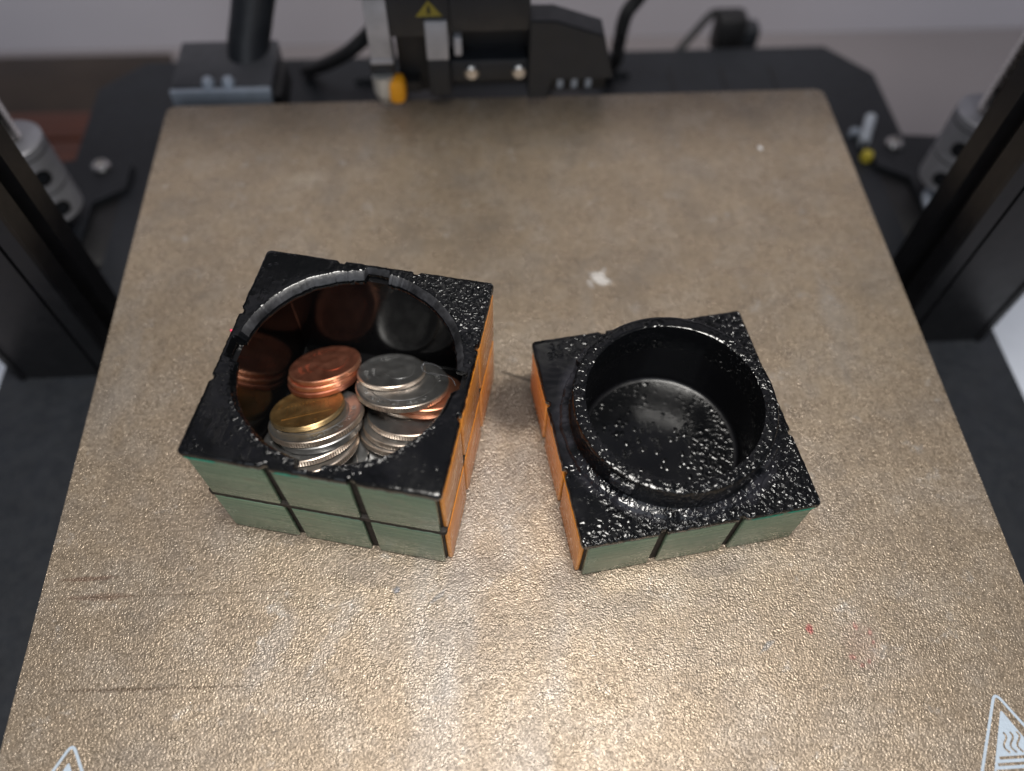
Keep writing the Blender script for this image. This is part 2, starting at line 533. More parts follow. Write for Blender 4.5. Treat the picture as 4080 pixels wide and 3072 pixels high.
# motor brackets, couplings and lead screws
def z_drive(ax, ay, sx, offx):
    bz0 = BZ - .3
    # bracket polygon traced on the base plane
    p = [(168.5, 97), (168.5, 46), (190, 46), (190, 104), (189, 120.5), (176, 122), (163, 122), (157, 118), (157, 104.5)]
    p = [(x + offx, y) for x, y in p]
    if sx < 0:
        p = [(-x, y) for x, y in reversed(p)]
    fp(MB().prism(p, bz0, BZ + 2.6, .5), 'motor_bracket', 'base_black')
    fp(MB().box(ax - 21, ax + 21, ay - 21, ay + 21, BZ - 42, bz0 + .1, 3), 'motor', 'plastic_black')
    R = 10.3
    z0, z1 = BZ + 10, -2.5
    def ring(za, zb):
        return MB().lathe([(4.2, za + .2), (R - .6, za), (R, za + .6), (R, zb - .6), (R - .6, zb), (4.2, zb)], 40, T(ax, ay, 0))
    cp = fp(ring(z0, z1), 'coupling', 'alu')
    for zc in (-21.5, -6.5):
        fp(MB().lathe([(R + .06, zc - .25), (R + .06, zc + .25)], 40, T(ax, ay, 0)), 'clamp_slit', 'plastic_black')
    for zc in (-28.5, -14):
        m = T(ax, ay, zc) @ Matrix.Rotation(math.radians(90), 4, 'X') @ Matrix.Rotation(math.radians(-45 * sx), 4, 'Y')
        fp(MB().lathe([(0.01, R - 3), (3.1, R - 3), (3.1, R + .25), (2.7, R + .3)], 20, m), 'clamp_screw_hole', 'plastic_black')
        fp(MB().lathe([(0.01, R - 2), (1.9, R - 2), (1.9, R + .32), (.9, R + .34)], 16, m), 'clamp_screw', 'plastic_dark')
    fp(MB().box(ax - .4, ax + .4, ay - R + .3, ay - 4, z1 - 10, z1 + .08), 'clamp_split', 'plastic_black')
    # threaded screw as a helical ridge
    v, f = [], []
    seg, pitch, turns = 16, 2.0, 150
    n = seg * turns
    prof = [(3.1, 0), (4.0, .45), (4.0, .85), (3.1, 1.3), (3.1, 1.99)]
    for i in range(n + 1):
        t = 2 * PI * i / seg
        for r, dz in prof:
            v.append((ax + r * math.cos(t), ay + r * math.sin(t), z1 - 2 + pitch * i / seg + dz))
    k = len(prof)
    for i in range(n):
        for j in range(k - 1):
            f.append([i * k + j, (i + 1) * k + j, (i + 1) * k + j + 1, i * k + j + 1])
    mb = MB(); mb.add(v, f); mb.lathe([(3.1, BZ), (3.1, 308)], 16, T(ax, ay, 0))
    fp(mb, 'lead_screw', 'steel', None, 60)
z_drive(176.5, 88, 1, 0.0)
z_drive(-170, 88, -1, -7.0)
def bolt(x, y, z, r=3.6):
    fp(MB().lathe([(r, 0), (r, 1.4), (r * .8, 2.3), (r * .55, 2.5), (r * .5, 1.4), (.01, 1.4)], 24, T(x, y, z)), 'bolt', 'steel')
bolt(167.7, 116, BZ + 2.5); bolt(-161.7, 116.5, BZ + 2.5); bolt(-168.0, 73.5, BZ + 2.5, 3.4)
# ribs and slots on the rear deck
for x in (81.5, 105.2, 128.4):
    fp(MB().box(x - .8, x + .8, 158, 174, BZ - 1, BZ + .25), 'vent_slot', 'plastic_black')
fp(MB().prism([(-62, 168), (-38, 186), (40, 186), (62, 168)], BZ - .2, BZ + 3, .5), 'rear_cover', 'plastic_dark')
# grey wire loop beside the bracket of the bare coupling
tag(MB().tube([(178, 96, BZ + 4), (174.9, 88.8, BZ + 4), (171.4, 85.6, BZ + 4), (169.7, 79.7, BZ + 4), (170, 72.3, BZ + 4), (169.1, 64, BZ + 4), (168, 52, BZ + 4)], 2.0).build('wire', 'silver_strip'),
    'short grey wire curling on the bracket between upright and coupling', 'wire')
cn = thing('wire_connector', 'white wire connector with yellow tip on the printer base', 'connector', (160, 122, BZ))
MB().tube([(-4.5, -4, 2.2), (3.5, 12, 2.2)], 2.3, 14, False).build('sleeve', 'white_plastic', cn)
MB().lathe([(.01, 0), (2.4, .2), (2.7, 1.6), (2.2, 3.6), (.01, 4.2)], 16, T(-5.2, -11.5, 0)).build('tip', 'yellow', cn)
MB().tube([(-4.5, -4, 2.2), (-5.2, -10, 2.0)], 1.0, 8, False).build('lead', 'plastic_dark', cn)
MB().tube([(-8, 2, 1.5), (-6.0, 4.5, 2.0), (-4, 2, 2)], 1.3, 8).build('lead', 'silver_strip', cn)

# plug behind the base
pl = thing('power_plug', 'black plug with bent cable behind the rear of the base', 'plug', (110, 200, DZ))
MB().tube([(-22, -12, 68), (-14, -6, 74), (-4, 3, 78), (2, 4, 76)], 1.8, 10).build('cable', 'rubber', pl)
MB().box(-3, 12, -6, 6, 60, 80, 3).build('plug_body', 'plastic_black', pl)
MB().box(10, 19, -5, 5, 62, 74, 2).build('plug_body', 'plastic_dark', pl)
MB().tube([(4, 0, 62), (4, 6, 30), (6, 20, 2.5), (60, 40, 2)], 2.5, 10).build('cord', 'rubber', pl)

# ------------------------------------------------------------------ gantry beam + print head (out of frame above, head hangs into view)
gb = thing('unseen_gantry_beam', 'unseen black horizontal beam carried by the two lead screws', 'beam', (0, 60, 95))
MB().box(-190, 190, -6, 14, 0, 40, .6).build('unseen_extrusion', 'alu_black', gb)
for x0, x1 in ((134, 195), (-195, -134)):
    MB().box(x0, x1, -20, 40, -2, 42, 2).build('unseen_end_bracket', 'base_black', gb)
hd = thing('print_head', 'printer head with silver plates, orange nozzle sock and black fan duct', 'print head', (0, 95, 0))
def hp(mb, name, mat, par=None):
    return mb.build(name, mat, par or hd)
hp(MB().box(-46, 9.2, -6, 22, 44, 112, 2), 'carriage_block', 'plastic_dark')
hp(MB().box(-30, 20, -21.5, -5, 96, 130, 1), 'carriage_mount', 'plastic_dark')
m1 = Matrix.Shear('XZ', 4, (0.0, 0.0))
hp(MB().box(-43.2, -36, -1.5, 8, 20.8, 46, .4), 'side_plate', 'alu')
hp(MB().box(-43.4, -35.8, -1.8, 8, 19.2, 21.0, .3), 'plate_foot', 'alu')
hp(MB().box(-24.6, -17.4, -2.2, 8, 20.6, 34.4, .4), 'side_plate', 'alu')
hp(MB().box(-24.6, -17.3, -1.6, 8, 6, 20.6, .4), 'heat_break_cover', 'plastic_dark')
hp(MB().box(-36, -16.5, -1, 20, 28.5, 46, .6), 'extruder_body', 'plastic_dark')
hp(MB().box(-35, -17, 6, 20, 3, 29), 'recess_panel', 'plastic_black')
hp(MB().box(-16.6, 9.2, -1.5, 20, 30, 46, .8), 'cooling_housing', 'plastic_dark')
hp(MB().box(-16.6, 9.2, 7, 20, 4, 30.5), 'recess_panel', 'plastic_black')
hp(MB().box(-17, 9.0, -.5, 8, 10.8, 19, .8), 'fan_bar', 'plastic_dark')
for x, z in ((-10.1, 14.9), (6.0, 14.7)):
    hp(MB().lathe([(2.6, 0), (2.6, 1.2), (1.9, 1.9), (.01, 1.9)], 20, T(x, -.4, z) @ Matrix.Rotation(PI / 2, 4, 'X')), 'screw', 'steel')
hp(MB().box(-15.5, -13, -1.4, 4, 21.5, 28, .4), 'latch', 'alu')
fan = [(9.2, 4.0), (9.2, 33.8), (17.4, 33.6), (33.7, 28), (38.4, 11.6), (17.2, 11.4), (15.7, 4.0)]
hp(MB().prism(fan, -7, 2.0, .5, Matrix.Rotation(PI / 2, 4, 'X')), 'fan_duct', 'plastic_dark')
for x in (21, 26, 31):
    hp(MB().lathe([(2.3, 4), (2.3, 11.5)], 14, T(x, 6, 0)), 'duct_fin', 'silver_strip')
hp(MB().box(17, 37, 4, 8, 3, 11.8), 'duct_floor', 'plastic_black')
hp(MB().box(-44, -35.8, 0, 8, 13.5, 19.4, .5), 'heater_clamp', 'plastic_dark')
hp(MB().lathe([(.6, 1.2), (1.2, 1.6), (3.6, 6.5), (3.9, 8), (3.9, 14)], 20, T(-40.2, 1, 0)), 'nozzle', 'brass')
hp(MB().box(-39.2, -32.8, -3.0, 4, 3.4, 13.0, 2.4), 'silicone_sock', 'orange_silicone')
hp(MB().box(-36, -28, 1, 6.5, 6, 10), 'heater_block', 'plastic_black')
lb = hp(MB().prism([(-27.2, 35.6), (-18.7, 35.6), (-22.9, 41.0)], 1.02, 1.12, 0, Matrix.Rotation(PI / 2, 4, 'X')), 'warning_label', 'label_yellow')
hp(MB().prism([(-23.5, 36.5), (-22.3, 36.5), (-22.5, 39.2), (-23.3, 39.2)], 1.14, 1.18, 0, Matrix.Rotation(PI / 2, 4, 'X')), 'warning_mark', 'plastic_black', lb)

# bed cable holder at the rear left corner, thick sleeve rising from it
M['holder'] = plain('holder_plastic', (.045, .047, .055), .45, bump=.02)
bx = thing('cable_holder', 'square black cable holder with silver lip at the plate corner', 'cable holder', (-100.5, 109, -9))
MB().box(-18, 18, 0.6, 27, 0, 9.3, .8).build('housing', 'holder', bx)
MB().box(-18.2, 17.6, -1.4, 1.2, .2, 8.6, .4).build('lip', 'silver_strip', bx)
for x in (-4.6, 2.6):
    MB().lathe([(.01, 2.9), (1.7, 2.6), (2.5, 1.2), (2.6, 0)], 18, T(x, 2.6, 8.4)).build('wire_hump', 'silver_strip', bx)
MB().box(16, 21, -1, 20, -5, 6, 1).build('side_clip', 'plastic_black', bx)
MB().box(-18, 18, -12, 22, -3, .2, .5).build('bracket', 'base_black', bx)
sl = tag(MB().tube([(-94, 127, -6), (-92.5, 131, 2), (-89, 135, 12), (-83, 141, 30), (-78, 150, 56), (-77, 150, 90), (-78, 130, 125), (-80, 100, 130), (-82, 72, 128)], 7.6, 18).build('cable_sleeve', 'plastic_dark'),
    'thick dark cable sleeve rising from the square cable holder', 'cable')
tag(MB().tube([(-84, 176, -42.5), (-72, 158, -27), (-60, 150, -16), (-49, 149, -6), (-38, 140, 12), (-30, 121, 40), (-28, 116, 60)], 3.0).build('cable', 'rubber'),
    'thin black cable sweeping up to the head near the silver plate', 'cable')
tag(MB().tube([(52, 170, -43), (51.4, 152, -24), (51.2, 150, -14), (52.4, 150, -2), (57, 150, 6), (66, 146, 26), (70, 130, 70), (50, 112, 100), (34, 105, 108)], 2.8).build('cable', 'rubber'),
    'black cable standing beside the angled fan duct', 'cable')

# ------------------------------------------------------------------ heated bed and plate
YB, YF = 99.4, -135.6
bed = thing('heated_bed', 'black heated bed on its carriage under the gold plate', 'heated bed', (0, -18, BZ))
o_bed = Vector((0, -18, BZ))
def bp(mb, name, mat):
    o = mb.build(name, mat, bed); o.location = -o_bed * MM; return o
bp(MB().prism(rrect(-117, 117, YF + .5, YB - .5, 4), -5.2, -.85), 'heater_slab', 'base_black')
bp(MB().box(-90, 90, -100, 66, -20, -17, 1), 'carriage_plate', 'plastic_dark')
for x in (-85, 85):
    for y in (-96, 62):
        bp(MB().lathe([(4, -17.5), (4, -5)], 16, T(x, y, 0)), 'spring', 'steel')
        bp(MB().lathe([(13, -27), (13.5, -26), (13.5, -21), (10, -19.5)], 24, T(x, y, 0)), 'knob', 'plastic_black')
for x in (-30, 30):
    bp(MB().box(x - 9, x + 9, -80, 40, -34, -19.5, 1), 'slider', 'plastic_black')
    bp(MB().box(x - 6, x + 6, -300, 180, -45.2, -33, .5), 'rail', 'alu_black')

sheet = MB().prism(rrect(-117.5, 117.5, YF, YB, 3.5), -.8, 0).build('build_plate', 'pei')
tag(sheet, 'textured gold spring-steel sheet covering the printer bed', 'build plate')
def strip(pts, wd, z, name, mat, par, closed=False):
    v, f = [], []
    P = [Vector((x, y)) for x, y in pts]
    n = len(P)
    for i, p in enumerate(P):
        a = P[(i - 1) % n] if (closed or i > 0) else p
        b = P[(i + 1) % n] if (closed or i < n - 1) else p
        d = (b - a).normalized()
        q = Vector((-d.y, d.x)) * wd / 2
        v += [(p.x + q.x, p.y + q.y, z), (p.x - q.x, p.y - q.y, z)]
    for i in range(n if closed else n - 1):
        j = (i + 1) % n
        f.append([2 * i, 2 * i + 1, 2 * j + 1, 2 * j])
    return link(name, v, f, mat, par, False)
def warn(cx, ay, sgn):
    s = 22.0
    hgt = s / 2 / .53
    base = ay - hgt
    r = 1.2
    # rounded outline
    A = [Vector((cx, ay)), Vector((cx - s / 2 - .6, base)), Vector((cx + s / 2 + .6, base))]
    pts = []
    for i in range(3):
        p, a, b = A[i], A[(i - 1) % 3], A[(i + 1) % 3]
        u, w_ = (a - p).normalized(), (b - p).normalized()
        s0, s1 = p + u * 1.9, p + w_ * 1.9
        for k in range(7):
            t = k / 6
            pts.append(((1 - t) ** 2 * s0 + 2 * t * (1 - t) * p + t * t * s1)[:])
    outl = strip(pts, .62, .045, 'triangle_outline', 'white_print', sheet, True)
    ti = ay - 4.0
    hi = hgt - 5.6
    hw = hi * .515
    tri = link('triangle_field', [(cx - .2, ti, .045), (cx + .2, ti, .045), (cx + hw, ti - hi, .045), (cx - hw, ti - hi, .045)], [[3, 2, 1, 0]], 'white_print', sheet, False)
    for dx in (-1.5, 0, 1.5):
        wv = [(cx + dx + .62 * math.sin(2 * PI * k / 16 + .4) * 1, ti - 4.3 - 4.1 * k / 16, ) for k in range(17)]
        strip(wv, .42, .06, 'heat_wave', 'pei', tri)
    for k, hw2 in enumerate((4.0, 4.8, 5.6)):
        y = ti - 9.3 - 1.25 * k
        link('heat_bar', [(cx - hw2, y - .3, .06), (cx + hw2, y - .3, .06), (cx + hw2, y + .3, .06), (cx - hw2, y + .3, .06)], [[0, 1, 2, 3]], 'pei', tri, False)
warn(100.9, -108.4, 1)
warn(-102.4, -107.6, -1)

# ------------------------------------------------------------------ the two halves of the puzzle cube
HS = 28.08
def rsq(h, t, rc=0.0):
    c, s = abs(math.cos(t)), abs(math.sin(t))
    r = h / max(c, s)
    if rc:
        x, y = r * c, r * s
        k = h - rc
        if x > k and y > k:
            b = k * (c + s)
            r = b + math.sqrt(max(0, b * b - (2 * k * k - rc * rc)))
    return r
def nz(x, y, z=0.0):
    return noise.noise(Vector((x, y, z)))
def polar(name, prof_fn, mat_names, parent, N=720, angle=38):
    v, f, fm = [], [], []
    cols = []
    for i in range(N):
        t = 2 * PI * i / N
        cols.append(prof_fn(t))
    K = len(cols[0])
    for i, col in enumerate(cols):
        t = 2 * PI * i / N
        for r, z, m in col:
            v.append((r * math.cos(t), r * math.sin(t), z))
    for i in range(N):
        j = (i + 1) % N
        for k in range(K - 1):
            f.append([i * K + k, j * K + k, j * K + k + 1, i * K + k + 1])
            fm.append(cols[i][k][2])
    f.append([i * K for i in range(N)]); fm.append(0)
    f.append([i * K + K - 1 for i in range(N)]); fm.append(cols[0][K - 1][2])
    return link(name, v, f, None, parent, True, angle, mat_names, fm)

def edge_r(t, seed):
    """outer edge of the painted rim: chipped, nicked where the grooves run out"""
    x, y = math.cos(t), math.sin(t)
    r = rsq(HS, t, 1.0)
    s = HS * (y / abs(x) if abs(x) > abs(y) else x / abs(y))
    for g in (-9.35, 9.35):
        d = abs(s - g)
        if d < 1.0:
            r -= .75 * (1 - max(0, d - .6) / .4)
    r += .16 * nz(x * 14, y * 14, seed) + .10 * nz(x * 42, y * 42, seed + 3)
    return r
def ang(a, b):
    return abs((a - b + PI) % (2 * PI) - PI)

def left_prof(t):
    cx, cy = math.cos(t), math.sin(t)
    rh = 24.4 + .22 * nz(cx * 6, cy * 6, 1) + .10 * nz(cx * 24, cy * 24, 4) + .09 * nz(cx * 60, cy * 60, 2)
    for k in range(4):
        d = ang(t, k * PI / 2 + (0.02, 0.0, .03, -.02)[k])
        w_ = math.radians(5.6)
        if d < w_ + .02:
            e = min(1, (w_ + .02 - d) / .02)
            rh += 2.05 * e
    rs = edge_r(t, 11)
    rc = rsq(26.95, t, .7)
    rsm = rsq(27.85, t, .8) + .10 * nz(cx * 30, cy * 30, 81)
    sj = .15 * nz(cx * 25, cy * 25, 82)
    ri = rsq(25.55, t, .5)
    H = 39.5
    zt = lambda r: H + .10 * nz(r * cx * .16, r * cy * .16, 5) + .05 * nz(r * cx * .7, r * cy * .7, 6)
    drip = 37.55 + .30 * nz(cx * 12, cy * 12, 21) + .18 * nz(cx * 45, cy * 45, 22)
    out = [(rc * .05, 0.0, 0), (rc - .3, 0.0, 0), (rc, .3, 2), (rc, 17.9, 2), (rsm, 18.05 + sj, 2), (rsm, 19.65 + sj, 2), (rc, 19.9, 2), (rc, drip - .35, 0), (rs - .12, drip, 0), (rs, drip + .25, 0), (rs, 39.0, 0), (rs - .18, 39.35, 0)]
    a, b = rs - .55, rh + 1.65 + .65 * max(-1, min(1, cy * 2)) + .35 * nz(cx * 8, cy * 8, 77)
    b = min(b, a - .3)
    for k in range(13):
        r = a + (b - a) * k / 12
        out.append((r, zt(r), 0))
    e = min(1.9, (b - rh))
    wm = 3 if cy + .25 * nz(cx * 7, cy * 7, 75) > (-.05 if cx > 0 else .15) else 0  # painted sheen kept to the far part of the chamfer
    jz = .25 * nz(cx * 16, cy * 16, 71) + .12 * nz(cx * 60, cy * 60, 72)
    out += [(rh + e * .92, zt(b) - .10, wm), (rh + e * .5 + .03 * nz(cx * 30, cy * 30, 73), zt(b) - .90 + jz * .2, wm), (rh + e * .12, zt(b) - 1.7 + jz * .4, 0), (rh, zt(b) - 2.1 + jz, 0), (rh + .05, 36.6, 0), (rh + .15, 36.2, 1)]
    ru = max(ri, 0)
    out += [((rh + .15 + ru) / 2, 36.05, 1), (ru, 36.0, 1), (ri, 20, 1), (ri, 3.9, 1), (ri - .25, 3.3, 1), (ri - .9, 3.0, 1), (ri * .5, 3.0, 1), (.3, 3.0, 1)]
    return out

def right_prof(t):
    cx, cy = math.cos(t), math.sin(t)
    ro = 23.9 + .10 * nz(cx * 8, cy * 8, 31) + .05 * nz(cx * 30, cy * 30, 34)
    ri = 20.6 + .06 * nz(cx * 8, cy * 8, 32)
    fl = .35 * nz(cx * 6, cy * 6, 35) + .2 * nz(cx * 18, cy * 18, 36)
    lug = 0.0
    for k in range(4):
        d = ang(t, PI / 4 + k * PI / 2)
        w_ = math.radians(6.2)
        if d < w_ + .025:
            lug = 1.5 * min(1, (w_ + .025 - d) / .025)
    rs = edge_r(t, 51)
    rc = rsq(26.95, t, .7)
    H = 20.05
    zt = lambda r: H + .12 * nz(r * cx * .14, r * cy * .14, 45) + .05 * nz(r * cx * .6, r * cy * .6, 46)
    drip = 18.15 + .35 * nz(cx * 10, cy * 10, 61) + .2 * nz(cx * 40, cy * 40, 62)
    out = [(rc * .05, 0.0, 0), (rc - .3, 0.0, 0), (rc, .3, 2), (rc, drip - .35, 0), (rs - .12, drip, 0), (rs, drip + .25, 0), (rs, H - .5, 0), (rs - .18, H - .15, 0)]
    a, b = rs - .55, min(ro + 2.5 + fl, rs - .9)
    for k in range(11):
        r = a + (b - a) * k / 10
        out.append((r, zt(r), 0))
    out += [(b - .15, H + .18, 0), (b - .4, H + .62 + fl * .3, 0), (b - .75, H + .78 + fl * .4, 0), (ro + .55, H + .85 + fl * .5, 0), (ro + .12, H + 1.15 + fl * .5, 0), (ro, H + 1.8 + fl * .5, 0), (ro, 24.9, 0), (ro + lug, 25.1, 0), (ro + lug, 27.0, 0), (ro + lug * .85, 27.35, 0), (ro, 27.5, 0), (ro, 28.45, 0), (ro - .18, 28.85, 0), (ro - .6, 29.03, 0)]
    for k in range(1, 6):
        r = ro - .6 + (ri + .6 - ro + .6) * k / 5
        out.append((r, 29.05 + .10 * nz(r * cx * .35, r * cy * .35, 47) + .05 * nz(r * cx, r * cy, 49), 0))
    out += [(ri + .2, 28.88, 0), (ri, 28.4, 0), (ri, 20, 1), (ri, 6.6, 1), (ri - .2, 6.0, 1), (ri - .7, 5.6, 1), (ri - 1.3, 5.5, 0)]
    for k in range(1, 8):
        r = (ri - 1.3) * (1 - k / 8)
        out.append((r, 5.5 + .08 * nz(r * cx * .15, r * cy * .15, 48), 0))
    out.append((.3, 5.5, 0))
    return out

def tiles(root, rows, seedk):
    sides = ((0, 'green'), (1, 'orange'), (2, 'blue'), (3, 'red'))
    for rot, colr in sides:
        m = Matrix.Rotation(rot * PI / 2, 4, 'Z')
        for (z0, z1) in rows:
            for cxx in (-18.35, 0, 18.35):
                random.seed(int(seedk * 100 + rot * 17 + z0 * 3 + cxx))
                j = lambda: random.uniform(-.16, .16)
                w2 = 8.28
                mb = MB().box(cxx - w2 + j(), cxx + w2 + j(), -HS + j() * .4, -26.85, z0 + j(), z1 + j(), .45, 3)
                o = mb.build('%s_tile' % colr, colr, root)
                o.rotation_euler = (0, 0, rot * PI / 2)

AL, BL = (-41.22, -38.23), -0.2359
AR, BR = (33.41, -45.35), 0.1341
cubeL = thing('cube_half', 'two-layer puzzle cube box half with round opening holding coins', 'cube box', (*AL, .0), BL)
polar('body', left_prof, ['black_l', 'inner', 'groove', 'sheen_rim'], cubeL)
tiles(cubeL, ((.25, 18.1), (19.85, 37.45)), 1)
MB().lathe([(.01, .35), (.3, .25), (.38, 0), (.3, -.25), (.01, -.35)], 10, T(-HS - .05, 3.6, 39.0)).build('paint_fleck', 'pink', cubeL)

# right half is turned over: its orange side faces left
cubeR = thing('cube_half', 'one-layer puzzle cube box half with raised collar and empty well', 'cube box', (*AR, .0), BR)
polar('body', right_prof, ['black_r', 'inner_r', 'groove'], cubeR)
def tiles_r(root):
    sides = ((0, 'green'), (3, 'orange'), (2, 'blue'), (1, 'red'))
    for rot, colr in sides:
        for cxx in (-18.35, 0, 18.35):
            random.seed(int(900 + rot * 17 + cxx))
            j = lambda: random.uniform(-.16, .16)
            MB().box(cxx - 8.28 + j(), cxx + 8.28 + j(), -HS + j() * .4, -26.85, .25 + j(), 17.95 + j(), .45, 3).build('%s_tile' % colr, colr, root).rotation_euler = (0, 0, rot * PI / 2)
tiles_r(cubeR)
# wet-looking runs of tile paint just under the black rims
def run(root, rot, s0, s1, z, hgt, mat, seed):
    v, f = [], []
    n = 40
    for i in range(n + 1):
        s = s0 + (s1 - s0) * i / n
        e = min(1, min(i, n - i) / 4)
        lo = z - hgt * e * (.55 + .75 * nz(s * .6, seed, 0)) - .02
        hi = z + .25 * e * (.6 + nz(s * 1.2, seed, 4))
        mid = (lo + hi) / 2
        v += [(s, -HS - .0, hi), (s, -HS - .10 * e - .03, mid), (s, -HS - .0, lo)]
    for i in range(n):
        for k in range(2):
            f.append([3 * i + k, 3 * i + 3 + k, 3 * i + 4 + k, 3 * i + 1 + k])
    o = link('paint_run', v, f, mat, root)
    o.rotation_euler = (0, 0, rot * PI / 2)
run(cubeR, 0, 11.5, 19.5, 18.1, 1.5, 'green_wet', 3)
run(cubeR, 0, 20.0, 27.0, 18.3, .35, 'green_wet', 4)
run(cubeR, 3, 8, 27.2, 18.25, .45, 'orange_wet', 5)
run(cubeL, 1, -27, -8, 37.6, .40, 'orange_wet', 6)
run(cubeL, 0, -27.2, -20, 37.65, .30, 'green_wet', 7)
run(cubeL, 0, -8, -2, 37.6, .22, 'green_wet', 8)
run(cubeL, 1, 0, 9, 37.7, .5, 'orange_wet', 9)

# ------------------------------------------------------------------ coins
DIM = dict(penny=(19.05, 1.52, 0), nickel=(21.21, 1.95, 0), dime=(17.91, 1.35, 100), quarter=(24.26, 1.75, 110))
def text_ring(txt, r, size, a0, a1, z, flip=False):
    """letters standing round the rim, one mesh"""
    mb = MB()
    n = len(txt)
    for i, ch in enumerate(txt):
        if ch == ' ':
            continue
        cu = bpy.data.curves.new('t', 'FONT'); cu.body = ch; cu.size = size; cu.align_x = 'CENTER'; cu.align_y = 'CENTER'; cu.extrude = .045
        cu.resolution_u = 2
        ob = bpy.data.objects.new('t', cu)
        me = bpy.data.meshes.new_from_object(ob)
        a = math.radians(a0 + (a1 - a0) * (i + .5) / n)
        m = Matrix.Rotation(a, 4, 'Z') @ T(r, 0, z) @ Matrix.Rotation(PI / 2 if flip else -PI / 2, 4, 'Z')
        mb.add([m @ v.co for v in me.vertices], [list(p.vertices) for p in me.polygons])
        bpy.data.objects.remove(ob); bpy.data.curves.remove(cu); bpy.data.meshes.remove(me)
    return mb
coin_no = [0]
def coin(kind, c, n, spin, face, edge, label, group='coins heaped in the box', decor=None):
    D, th, reed = DIM[kind]
    R = D / 2
    seg = reed * 2 if reed else 96
    v, f, fm = [], [], []
    rows = [(.01, -th + .14, 0), (R - 1.25, -th + .14, 0), (R - 1.0, -th, 0), (R - .3, -th, 0), (R, -th + .25, 1), (R, -.25, 1), (R - .3, 0, 0), (R - 1.0, 0, 0), (R - 1.25, -.14, 0), (R * .5, -.10, 0), (.01, -.08, 0)]
    mats_ = [0, 0, 0, 1, 1, 1, 0, 0, 0, 0]
    for ri_, (r, z, _) in enumerate(rows):
        for k in range(seg):
            t = 2 * PI * k / seg
            rr = r
            if reed and ri_ in (4, 5) and k % 2:
                rr -= .16
            v.append((rr * math.cos(t), rr * math.sin(t), z))
    for i in range(len(rows) - 1):
        for k in range(seg):
            f.append([i * seg + k, i * seg + (k + 1) % seg, (i + 1) * seg + (k + 1) % seg, (i + 1) * seg + k])
            fm.append(mats_[i])
    f.append(list(range(seg))); fm.append(0)
    f.append([(len(rows) - 1) * seg + k for k in range(seg)]); fm.append(0)
    name = kind + '_coin'
    root = thing(name, label, 'coin', c, 0, group)
    q = Vector((0, 0, 1)).rotation_difference(Vector(n)).to_matrix().to_4x4() @ Matrix.Rotation(spin, 4, 'Z')
    root.matrix_world = T(*(Vector(c) * MM)) @ q
    link('disc', v, f, None, root, True, 30, [face, edge], fm)
    if decor == 'quarter':
        text_ring('QUARTER DOLLAR', R - 2.5, 1.9, 215, 325, -.13, True).build('lettering', face, root, 60)
        text_ring('UNITED STATES OF AMERICA', R - 2.5, 1.5, 165, 15, -.12).build('lettering', face, root, 60)
        MB().lathe([(R - 3.9, -.13), (R - 3.7, -.03), (R - 3.5, -.13)], 60).build('inner_rim', face, root)
    elif decor == 'obverse':
        text_ring('LIBERTY', R - 2.7, 2.2, 125, 55, -.12).build('lettering', face, root, 60)
        text_ring('IN GOD WE', 4.6, 1.5, 215, 145, -.10).build('lettering', face, root, 60)
        text_ring('TRUST', 6.4, 1.5, 200, 160, -.10).build('lettering', face, root, 60)
        head = [(4.5 * math.cos(a) * (1 + .12 * math.sin(3 * a)) + 2, 5.2 * math.sin(a)) for a in [2 * PI * k / 28 for k in range(28)]]
        MB().prism(head, -.2, .02, .06).build('relief', face, root)
    elif decor == 'temple':
        mb = MB()
        mb.box(-5.6, 5.6, -3.0, -2.3, -.2, .03).box(-6.4, 6.4, -3.9, -3.2, -.2, .03).box(-5.6, 5.6, 1.9, 2.6, -.2, .03).box(-4.4, 4.4, 2.8, 3.5, -.2, .03)
        mb.build('temple_relief', face, root)
        for k in range(12):
            x = -5.2 + 10.4 * k / 11
            MB().box(x - .19, x + .19, -2.35, 1.95, -.2, .05).build('column_relief', face, root)
        text_ring('ONE CENT', R - 2.2, 1.7, 225, 315, -.13, True).build('lettering', face, root, 60)
        text_ring('UNITED STATES OF AMERICA', R - 2.1, 1.2, 165, 15, -.12).build('lettering', face, root, 60)
    return root

def c5(x, y):
    return 900 + x * 950 / 1978, 1100 + y * 800 / 1666
def nrm(tx, ty):
    return Vector((tx, ty, 1)).normalized()
def stack(base_pt, n0, items):
    """items top to bottom: each centre is where the view ray of its measured centre meets the next face plane"""
    p = Vector(base_pt)
    for (kind, px, dn, spin, face, edge, label, decor) in items:
        n = n0
        c = at_plane(*c5(*px), p, n)
        # keep it inside the well
        d = c - Vector((*AL, 0)); d.rotate(Matrix.Rotation(-BL, 3, 'Z'))
        R = DIM[kind][0] / 2
        lim = 25.4
        nl = n.copy(); nl.rotate(Matrix.Rotation(-BL, 3, 'Z'))
        ex, ey = R * math.sqrt(1 - nl.x ** 2) + 1.0 * abs(nl.x), R * math.sqrt(1 - nl.y ** 2) + 1.0 * abs(nl.y)
        q = Vector((max(-lim + ex, min(lim - ex, d.x)), max(-lim + ey, min(lim - ey, d.y)), d.z))
        q.rotate(Matrix.Rotation(BL, 3, 'Z'))
        c2 = q + Vector((*AL, 0))
        c2.z = c.z - (n.x * (c2.x - c.x) + n.y * (c2.y - c.y)) / n.z
        coin(kind, c2, (n + Vector((random.uniform(-.002, .002), random.uniform(-.002, .002), 0))).normalized(), spin, face, edge, label, decor=decor)
        p = c2 - n * (DIM[kind][1] + .02)
random.seed(5)
tl = math.tan(math.radians(27))
def world_from_local(x, y, z):
    q = Vector((x, y, 0)); q.rotate(Matrix.Rotation(BL, 3, 'Z'))
    return Vector((AL[0] + q.x, AL[1] + q.y, z))
nL, nR = nrm(-.13, tl), nrm(.02, tl)
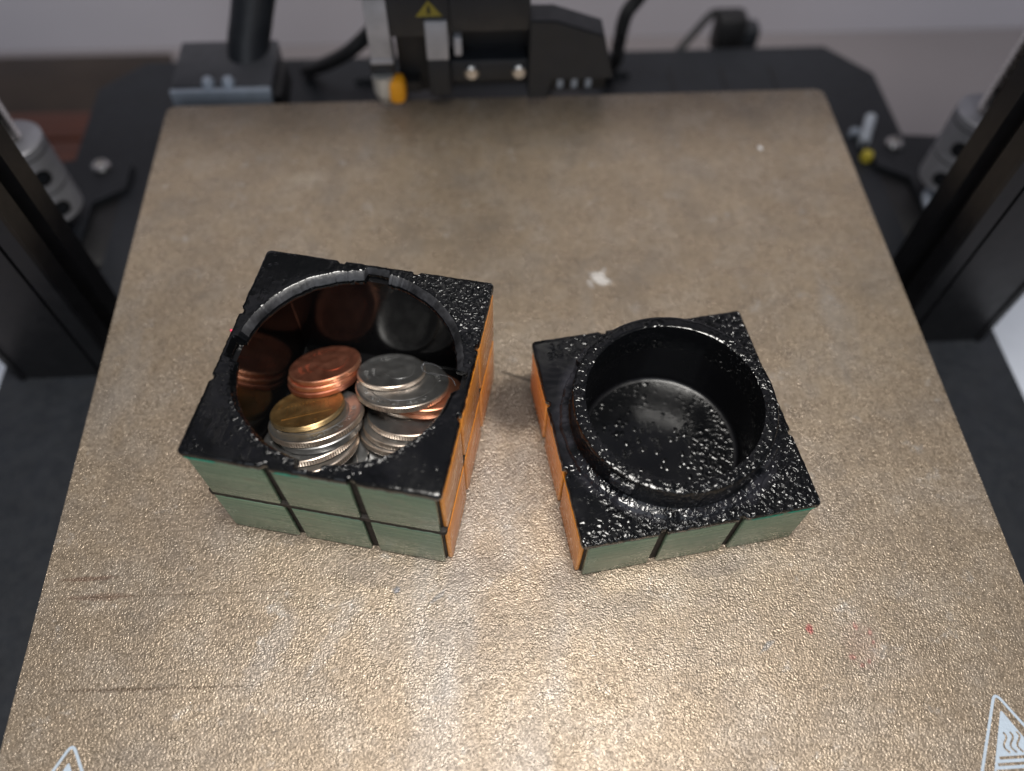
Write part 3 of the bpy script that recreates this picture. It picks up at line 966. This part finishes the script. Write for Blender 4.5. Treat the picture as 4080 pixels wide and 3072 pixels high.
stack(world_from_local(-15.8, 16.2, 10.4), nL, [
    ('penny', (818, 722), 0, .4, 'copper', 'copper_bright', 'dark red copper penny on top of the heap by the far wall', 'obverse'),
    ('penny', (806, 772), 0, 1.4, 'copper_bright', 'copper_bright', 'bright copper penny second from top of the copper pile', None),
    ('penny', (796, 818), 0, 2.4, 'copper', 'copper', 'pinkish copper penny lying directly on the brown temple coin', None),
    ('penny', (672, 1082), 0, .18, 'bronze', 'bronze_edge', 'brown bronze penny showing a columned temple', 'temple'),
    ('quarter', (745, 1150), 0, .9, 'nickel', 'clad', 'silver quarter with ringed rim right under the brown penny', 'quarter'),
    ('nickel', (775, 1225), 0, 0, 'nickel', 'nickel', 'smooth-edged nickel under the quarter below the brown penny', None),
    ('quarter', (690, 1300), 0, 2.1, 'nickel', 'clad', 'worn quarter beneath the smooth-edged nickel', 'quarter'),
    ('quarter', (700, 1400), 0, .95, 'nickel', 'clad', 'silver quarter with lettering seen through the near notch', 'obverse'),
])
stack(world_from_local(6.6, 12.8, 12.0) + nR * 1.37, nR, [
    ('dime', (1380, 762), 0, .3, 'nickel', 'clad', 'small dark dime on top of the silver pile', 'obverse'),
    ('quarter', (1465, 885), 0, 2.6, 'nickel', 'clad', 'dark quarter with ribbed copper edge under the top dime', 'quarter'),
    ('penny', (1668, 950), 0, .3, 'copper_bright', 'copper_bright', 'upper copper penny squeezed under the ribbed quarter', None),
    ('penny', (1660, 985), 0, .8, 'copper', 'copper_bright', 'lower copper penny resting on the covered dime', None),
    ('dime', (1547, 1000), 0, .1, 'nickel', 'clad', 'dime under the two squeezed copper pennies', None),
    ('quarter', (1560, 1105), 0, .7, 'nickel', 'clad', 'quarter with scratched face under the covered dime', 'obverse'),
    ('quarter', (1525, 1185), 0, 1.9, 'nickel', 'clad', 'ribbed quarter second from bottom of the silver pile', 'quarter'),
    ('quarter', (1495, 1240), 0, 1.2, 'nickel', 'clad', 'bottom quarter of the leaning silver pile', None),
])
# coins flat on the floor of the well carry the leaning piles
for (x, y, z, k, lab) in ((-9, -10, 4.75, 'quarter', 'quarter lying flat on the box floor beneath the copper side'), (12.9, -8.5, 4.75, 'quarter', 'quarter lying flat on the box floor beneath the silver pile')):
    coin(k, world_from_local(x, y, z), (0, 0, 1), .6, 'nickel', 'clad', lab, decor='quarter')

# loop of stray filament over the top quarter
def on(px, z):
    c, d = ray(*c5(*px)); return c + d * ((z - c.z) / d.z)
tag(MB().tube([on((1905, 905), 33), on((1860, 840), 28), on((1760, 815), 21), on((1660, 800), 16), on((1625, 760), 15), on((1650, 725), 15), on((1730, 735), 17), on((1790, 770), 20)], .09, 8).build('filament_strand', 'filament'),
    'thin clear plastic strand curling over the silver pile', 'strand')
